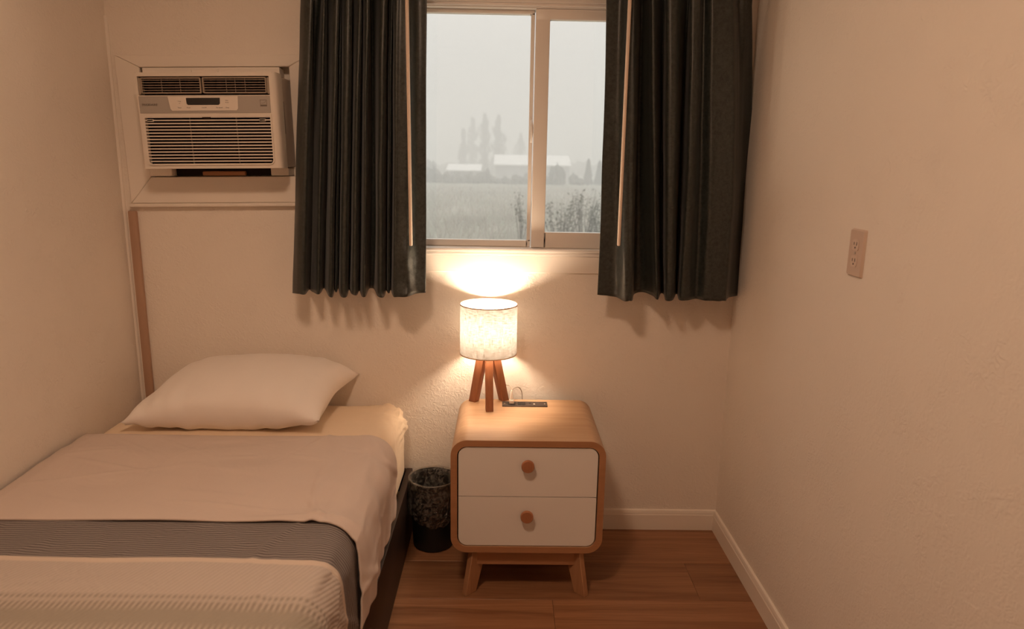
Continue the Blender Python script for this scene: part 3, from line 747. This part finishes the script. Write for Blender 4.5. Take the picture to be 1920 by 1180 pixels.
def bed_cover(name, mat, off, yh, yf, zend, skew_h, skew_f, wr, label, cat, nu=190, nv=90, thick=.004, side=.0):
    """cloth over the mattress: flat top, rounded shoulder, side drop; yh head edge, yf foot edge"""
    xr = MX1+off; zt = MZ+off*.7; r = .062+off
    rw = random.Random(int(off*10000)); wrk = []
    for k in range(46):
        far = rw.random() < .55
        s0 = rw.uniform(.72, 1.22) if far else rw.uniform(.05, .9); y0 = rw.uniform(yf, yh); a_ = rw.uniform(-.5, .5)+(1.25 if far else .15)
        wrk.append((s0, y0, math.cos(a_), math.sin(a_)*rw.choice((-1, 1)), rw.uniform(.05, .16), rw.uniform(.006, .013), rw.uniform(.0015, .0042)*(1.3 if far else .8)))
    xl = BXL+.004
    Lt = (xr-r)-xl; La = r*math.pi/2; Ls = (zt-r)-zend; T = Lt+La+Ls
    def sec(s):
        if s < Lt: return xl+s, zt, 0, 1, 0
        if s < Lt+La:
            a = (s-Lt)/r; return xr-r+r*math.sin(a), zt-r+r*math.cos(a), math.sin(a), math.cos(a), 0
        d = s-Lt-La; return xr, zt-r-d, 1, 0, d
    def fn(u, v):
        s = u*T; x, z, nx, nz, d = sec(s)
        sk = max(0, (s-Lt)/(La+Ls))
        ya, yb = yh+skew_h*sk, yf+skew_f*sk**1.3
        y = ya+(yb-ya)*v
        # folds and wrinkles
        P = Vector((x, y, z))
        h = wr*(.6*noise.noise(Vector((s*2.6, y*5, off*90))) + .35*noise.noise(Vector((s*5, y*13, 3+off*90)))) * (.4+.6*min(1, sk*3+.35))
        if sk > .2: h += (sk-.2)*.010*noise.noise(Vector((y*17, d*4, 11+off*70)))
        for s0, y0, ca, sa, ln_, wd_, hh_ in wrk:
            p_, q_ = (s-s0)*ca+(y-y0)*sa, -(s-s0)*sa+(y-y0)*ca
            if abs(p_) < 2.5*ln_ and abs(q_) < 3*wd_: h += hh_*math.exp(-(p_/ln_)**2-(q_/wd_)**2)
        if x < BXL+.05: h += -.010*(1-(x-xl)/.05)
        edge = min(v*(abs(ya-yb)), 0.04)/.04
        puff = (1-(1-edge)**2)
        ze = (z + .010*noise.noise(Vector((y*6, 2.2, off*50)))*(d/max(Ls, .01))) if d > 0 else z
        hh = (h + side*sk*(1-sk)*4)*puff - (1-puff)*off*.55
        return (max(xl, x+nx*hh), y+(.006*noise.noise(Vector((s*4, 7.7, off*50)))), ze+nz*hh)
    m = MB().grid(fn, nu, nv, lambda u, v: (u*T, (v*abs(yf-yh))))
    o = m.build(name, mat, None, 180)
    sd = o.modifiers.new('thickness', 'SOLIDIFY'); sd.thickness = thick; sd.offset = 1
    return tag(o, label, cat)
bed_cover('quilt', 'quilt', .010, -.89, -1.955, .262, .045, .0, .014, 'white quilt with ribbed grey band spread over the foot of the bed', 'quilt', 190, 170, .004)
bed_cover('top_sheet', 'sheet', .0165, -.385, -.950, .274, .0, -.05, .026, 'pinkish white top sheet folded back below the pillow', 'bed sheet', 200, 120, .0045, .004)

def pillow_fn(u, v, top):
    a, b = 2*u-1, 2*v-1
    ex = (1-abs(a)**2.4); ey = (1-abs(b)**2.2)
    t_ = max(ex, 0)**(.55 if top else .42)*max(ey, 0)**(.5 if top else .36)
    pin_x = 1-.085*(1-b*b)*abs(a)**3; pin_y = 1-.10*(1-a*a)*abs(b)**3
    x = a*.323*pin_x + .024*b; y = b*.190*pin_y
    rim = 1-ex*ey
    cr_ = .004*noise.noise(Vector((x*9, y*9, 2+top))) + .010*noise.noise(Vector((x*24, y*8, 5)))*rim
    z = (.094 if top else -.098)*t_ + cr_*(1 if t_ > .05 else .3)
    z -= .042*abs(a)**3.5*max(0, b)**1.5 + .010*abs(a)**4
    return x, y, z
m = MB(); N = 60
Rm = Matrix.Translation((-.882, -.196, .621)) @ Matrix.Rotation(math.radians(-1.0), 4, 'Z') @ Matrix.Rotation(math.radians(-1.5), 4, 'Y') @ Matrix.Rotation(math.radians(13), 4, 'X')
for top in (1, 0):
    m.grid(lambda u, v: Rm @ Vector(pillow_fn(u, v, top)), N, N)
bmesh.ops.remove_doubles(m.bm, verts=m.bm.verts[:], dist=.0012)
tag(m.build('pillow', 'pillow', None, 180), 'plump white pillow leaning at the head of the bed', 'pillow')

# ------------------------------------------------------------------ wall outlet
wo_ = thing('wall_outlet', 'beige duplex electrical outlet on the right wall', 'outlet', (XR, -.853, 1.2))
oy, oz = -.853, 1.2
def oprism(poly, x0, x1): return MB().prism([(oy+a, oz+b) for a, b in poly], 0, XR-x1, XR-x0)
cv = MB().hexa([(XR-.0002, oy+a, oz+b) for a, b in rrect(-.035, .035, -.057, .057, .003, 3)], [(XR-.0065, oy+a, oz+b) for a, b in rrect(-.0315, .0315, -.0535, .0535, .003, 3)]).build('cover_plate', 'outlet', wo_, 20)
for s_ in (-1, 1):
    zc = .0195*s_
    sk = oprism([(a, b+zc) for a, b in rrect(-.0145, .0145, -.0135, .0135, .007, 5)], .0066, .0082).build('socket', 'outlet2', wo_, 30)
    for dx, hh in ((-.006, .0042), (.006, .0035)): MB().box(XR-.0086, XR-.0083, oy+dx-.0011, oy+dx+.0011, oz+zc+.003-hh, oz+zc+.003+hh).build('slot', 'black', sk, 0)
    oprism([(.0024*math.cos(k*.785), zc-.0065+.0024*math.sin(k*.785)) for k in range(8)], .0083, .0086).build('slot', 'black', sk, 0)
oprism([(.003*math.cos(k*.628), .003*math.sin(k*.628)) for k in range(10)], .0066, .0076).build('screw', 'metal', wo_, 30)

# ------------------------------------------------------------------ ceiling fixture (above the frame; its light throws the curtain and knob shadows)
CLX, CLY = -.38, -1.70
cl = thing('ceiling_lamp', 'round flat ceiling lamp with warm white diffuser', 'lamp', (CLX, CLY, ZC))
MB().lathe([(.16, ZC-.0005), (.16, ZC-.030), (.157, ZC-.034), (.142, ZC-.034), (.142, ZC-.026)], CLX, CLY, 48).build('rim', 'vinyl', cl, 40)
M['dome'] = emit('warm_diffuser_glow', CEIL_COL, CEIL_POWER)
MB().lathe([(.1415, ZC-.0265), (.1415, ZC-.0325)], CLX, CLY, 48).build('diffuser', 'dome', cl, 40)

# ------------------------------------------------------------------ outside: foggy field
GZ = -.70
fld = tag(MB().box(-420, 420, .4, 700, GZ-1, GZ).build('field', 'field', None, 0), 'pale winter field outside the window', 'field', kind='structure')
rg = random.Random(11)
m = MB()
for k in range(26000):
    d = 9+61*rg.random()**1.6; x = rg.uniform(-.30, .34)*d
    h = rg.uniform(.25, .75)*(.7+.6*noise.noise(Vector((x*.35, d*.35, 0)))); a = rg.uniform(0, 6.28); wd = .006+.00035*d
    lx, ly = rg.gauss(0, .14), rg.gauss(0, .14)
    dx, dy = wd*math.cos(a), wd*math.sin(a)*.4
    y = d-2.5
    f = m.bm.faces.new((m.v(x-dx, y-dy, GZ), m.v(x+dx, y+dy, GZ), m.v(x+lx, y+ly, GZ+max(.15, h))))
tag(m.build('tall_grass', 'grass', None, 0, fix=False), 'pale dry tall grass growing in the field', 'grass', kind='stuff')

def far_x(px, y): return (px-945.5)/FPX*(y+2.5)*1.021 + 0
def far_z(py, y): return CAMH + (313.5-py)/FPX*(y+2.5)*1.044
def blob(mb, cx, cy, cz, rx, ry, rz, sub=3, amp=.35, fr=1.3, seed=0):
    r = bmesh.ops.create_icosphere(mb.bm, subdivisions=sub, radius=1)
    for v in r['verts']:
        n_ = v.co.normalized(); k = 1+amp*noise.fractal(n_*fr*2+Vector((seed, seed*2, 0)), .8, 2.1, 4)
        v.co = Vector((cx+n_.x*rx*k, cy+n_.y*ry*k, max(GZ, cz+n_.z*rz*k)))
def tree_poplar(px, ptop, y, wpx, seed, label):
    r = random.Random(seed); x = far_x(px, y); zt = far_z(ptop, y); H = zt-GZ; W = wpx/FPX*(y+2.5)/2
    root = thing('poplar_tree', label, 'tree', (x, y, GZ), 'tall poplars in the fog')
    MB().tube([(x, y, GZ), (x, y, GZ+H*.5), (x, y, GZ+H*.97)], [.28, .15, .03], 7).build('trunk', 'twig', root, 60)
    m = MB()
    for k in range(1500):
        t = r.random()**.85; zz = GZ+H*(.12+.86*t)
        a = r.uniform(0, 6.283)
        rag = max(.25, .75+1.1*noise.noise(Vector((math.cos(a)*.9+seed, math.sin(a)*.9, zz*.55))))
        rad = W*(math.sin(math.pi*min(1, .12+.88*t)**.8)*.9+.14)*rag*r.random()**.5
        bx, by = x+rad*math.cos(a), y+rad*math.sin(a)
        ln_ = H*r.uniform(.03, .09); wd = r.uniform(.03, .075)
        m.bm.faces.new((m.v(bx-wd, by, zz), m.v(bx+wd, by+wd, zz), m.v(bx+rad*.18*math.cos(a)+r.gauss(0, .1), by+rad*.18*math.sin(a), min(zz+ln_, zt))))
    m.build('branches', 'twig', root, 0, fix=False)
for i, (px, pt, y, wpx, lb) in enumerate(((871, 250, 150, 17, 'slim poplar fading in fog, shortest of the poplars left of the barn'), (887, 231, 158, 21, 'tall fog-faded poplar beside the shortest poplar of the row'), (909, 224, 140, 24, 'tallest poplar of the foggy row'),
                          (934, 226, 136, 27, 'broad fog-faded poplar rising just behind the barn end'), (973, 256, 160, 22, 'faint poplar rising over the middle of the barn roof'))):
    tree_poplar(px, pt, y, wpx, 40+i, lb)
def bush(name, px0, px1, ptop, y, mat, label, cat, seed, group, depth=2.2, n=5):
    r = random.Random(seed); x0, x1, zt = far_x(px0, y), far_x(px1, y), far_z(ptop, y)
    m = MB(); H = zt-GZ
    for k in range(n):
        t = (k+.5)/n; hh = H*r.uniform(.5, 1.0); rx = (x1-x0)/n*r.uniform(.7, 1.05)
        blob(m, x0+(x1-x0)*t, y+r.uniform(-1, 1)*depth*.4, GZ+hh*.45, rx, depth*r.uniform(.7, 1), hh*.55, 3, .5, 1.6, seed*3+k)
    tag(m.build(name, mat, None, 180), label, cat, group)
bush('bush', 797, 838, 316, 84, 'hedge', 'dark bush at the field edge left of the low white-roofed house', 'bush', 5, 'bushes along the field edge')
bush('bush', 838, 872, 322, 82, 'hedge', 'low bush in front of the small house at the field edge', 'bush', 6, 'bushes along the field edge')
bush('bush', 872, 926, 319, 84, 'hedge', 'wide dark bush between the small house and the barn', 'bush', 7, 'bushes along the field edge', n=7)
bush('bush', 930, 962, 328, 83, 'hedge', 'low bush against the near corner of the barn', 'bush', 8, 'bushes along the field edge')
bush('bush', 962, 1022, 322, 83, 'hedge', 'taller bush against the middle of the barn wall', 'bush', 9, 'bushes along the field edge', n=6)
bush('bush', 1028, 1052, 305, 82, 'leafdk', 'tall dark bush at the right end of the barn', 'bush', 10, 'bushes along the field edge', n=3)
bush('bush', 1066, 1084, 319, 84, 'leafdk', 'round dark bush between the barn and the conifers', 'bush', 12, 'bushes along the field edge', n=2)
bush('round_tree', 802, 822, 290, 120, 'hedge', 'round tree crown fading in fog behind the left bushes', 'tree', 13, None, 3, 2)
bush('tree_line', 790, 960, 303, 175, 'hedge', 'long faint tree line behind the poplars', 'trees', 14, None, 4, 16)
bush('tree_line', 1030, 1160, 303, 170, 'hedge', 'long faint tree line behind the conifers', 'trees', 15, None, 4, 12)
def conifer(px, ptop, y, wpx, seed, label):
    r = random.Random(seed); x = far_x(px, y); zt = far_z(ptop, y); H = zt-GZ; W = wpx/FPX*(y+2.5)/2
    root = thing('conifer', label, 'tree', (x, y, GZ), 'dark conifers at the field edge')
    MB().tube([(x, y, GZ), (x, y, zt-.2)], [.2, .03], 6).build('trunk', 'twig', root, 60)
    m = MB()
    for k in range(900):
        t = r.random()**1.3; zz = GZ+.2+(H-.25)*t; rad = W*(1-t)*r.uniform(.45, 1.05)+.08; a = r.uniform(0, 6.283)
        ca, sa = math.cos(a), math.sin(a); wd = .22
        m.bm.faces.new((m.v(x-sa*wd*.3, y+ca*wd*.3, zz+.25), m.v(x+rad*ca-sa*wd, y+rad*sa+ca*wd, zz-.12), m.v(x+rad*ca+sa*wd, y+rad*sa-ca*wd, zz-.10)))
    m.build('foliage', 'leafdk', root, 0, fix=False)
conifer(1096, 300, 84, 20, 21, 'pointed conifer beside the round dark bush')
conifer(1116, 303, 84, 20, 22, 'stout conifer right of the pointed one')
conifer(1136, 262, 78, 30, 23, 'tall conifer half hidden behind the right curtain')

def barn(name, label, x0, x1, y0, dep, ze, zr, over, roofmat='roof'):
    root = thing(name, label, 'building', ((x0+x1)/2, y0, GZ))
    MB().hexa([(x0, y0, GZ), (x1, y0, GZ), (x1, y0+dep, GZ), (x0, y0+dep, GZ)], [(x0, y0, ze), (x1, y0, ze), (x1, y0+dep, ze), (x0, y0+dep, ze)]).build('walls', 'barnwall', root, 0)
    ym = y0+dep/2
    for s_ in (0, 1):
        ya = y0-over if s_ == 0 else y0+dep+over
        q0 = [(x0-over, ya, ze-.03), (x1+over, ya, ze-.03), (x1+over, ym, zr), (x0-over, ym, zr)]
        MB().hexa(q0, [(a, b, c+.14) for a, b, c in q0]).build('roof_panel', roofmat, root, 0)
    for x in (x0+.02, x1-.02):
        MB().prism([(y0, ze), (y0+dep, ze), (ym, zr-.02)], 0, x-.05, x+.05).build('gable', 'barnwall', root, 0)
    return root
b_ = barn('barn', 'long pale barn with white roof across the foggy field', far_x(929, 90), far_x(1062, 90), 90, 10, far_z(312, 90), far_z(295.5, 95), .25)
barn('small_house', 'low small house with white roof behind the field bushes', far_x(846, 88), far_x(898, 88), 88, 7, far_z(323, 88), far_z(313, 91.5), .4)

def shrub(px, ptop, y, spread, nst, seed, label):
    r = random.Random(seed); x = far_x(px, y); zt = far_z(ptop, y); H = zt-GZ
    root = thing('shrub', label, 'shrub', (x, y, GZ), 'leggy shrubs in the grass')
    st = MB(); lf = MB()
    for k in range(nst):
        a = r.uniform(0, 6.283); R_ = spread*r.random()**.5; hh = H*r.uniform(.55, 1)
        bx, by = x+R_*.45*math.cos(a), y+R_*.45*math.sin(a)
        tip = (x+R_*1.1*math.cos(a)+r.gauss(0, .1), y+R_*math.sin(a), GZ+hh)
        mid = ((bx+tip[0])/2+r.gauss(0, .07), (by+tip[1])/2, GZ+hh*.5)
        st.tube([(bx, by, GZ), mid, tip], [.014, .010, .004], 4)
        for q in range(22):
            t = r.uniform(.35, 1.02); p = [mid[i]+(tip[i]-mid[i])*(t*2-1) if t > .5 else bx*(i == 0)*(1-t*2)+by*(i == 1)*(1-t*2)+GZ*(i == 2)*(1-t*2)+mid[i]*t*2 for i in range(3)]
            c = Vector(p)+Vector((r.gauss(0, .07), r.gauss(0, .07), r.gauss(0, .05))); s_ = r.uniform(.02, .05)
            d1 = Vector((r.gauss(0, 1), r.gauss(0, 1), r.gauss(0, 1))).normalized()*s_; d2 = d1.orthogonal().normalized()*s_*.6
            lf.bm.faces.new((lf.bm.verts.new(c-d1), lf.bm.verts.new(c+d2), lf.bm.verts.new(c+d1), lf.bm.verts.new(c-d2)))
    st.build('stems', 'twig', root, 60); lf.build('leaves', 'shrubleaf', root, 0, fix=False)
shrub(1050, 362, 17, .45, 16, 31, 'leggy dark shrub in the grass close beside the sliding sash')
shrub(1092, 350, 18, .55, 18, 32, 'tallest leggy shrub standing in the grass')
shrub(1124, 372, 16, .40, 14, 33, 'leggy shrub in the grass beside the right curtain edge')
shrub(980, 352, 18, .34, 8, 34, 'thin sparse shrub beside the window mullion')

# fog: a real scattering volume over the field
t = NT('ground_fog'); vs = t.n('ShaderNodeVolumeScatter'); vs.inputs['Density'].default_value = FOG; vs.inputs['Color'].default_value = (1, 1, 1, 1)
t.l(vs.outputs[0], t.out.inputs['Volume']); M['fog'] = t.m
tag(MB().box(-300, 300, .9, 420, GZ+.01, 16).build('fog', 'fog', None, 0), 'pale fog lying over the field outside', 'fog', kind='stuff')
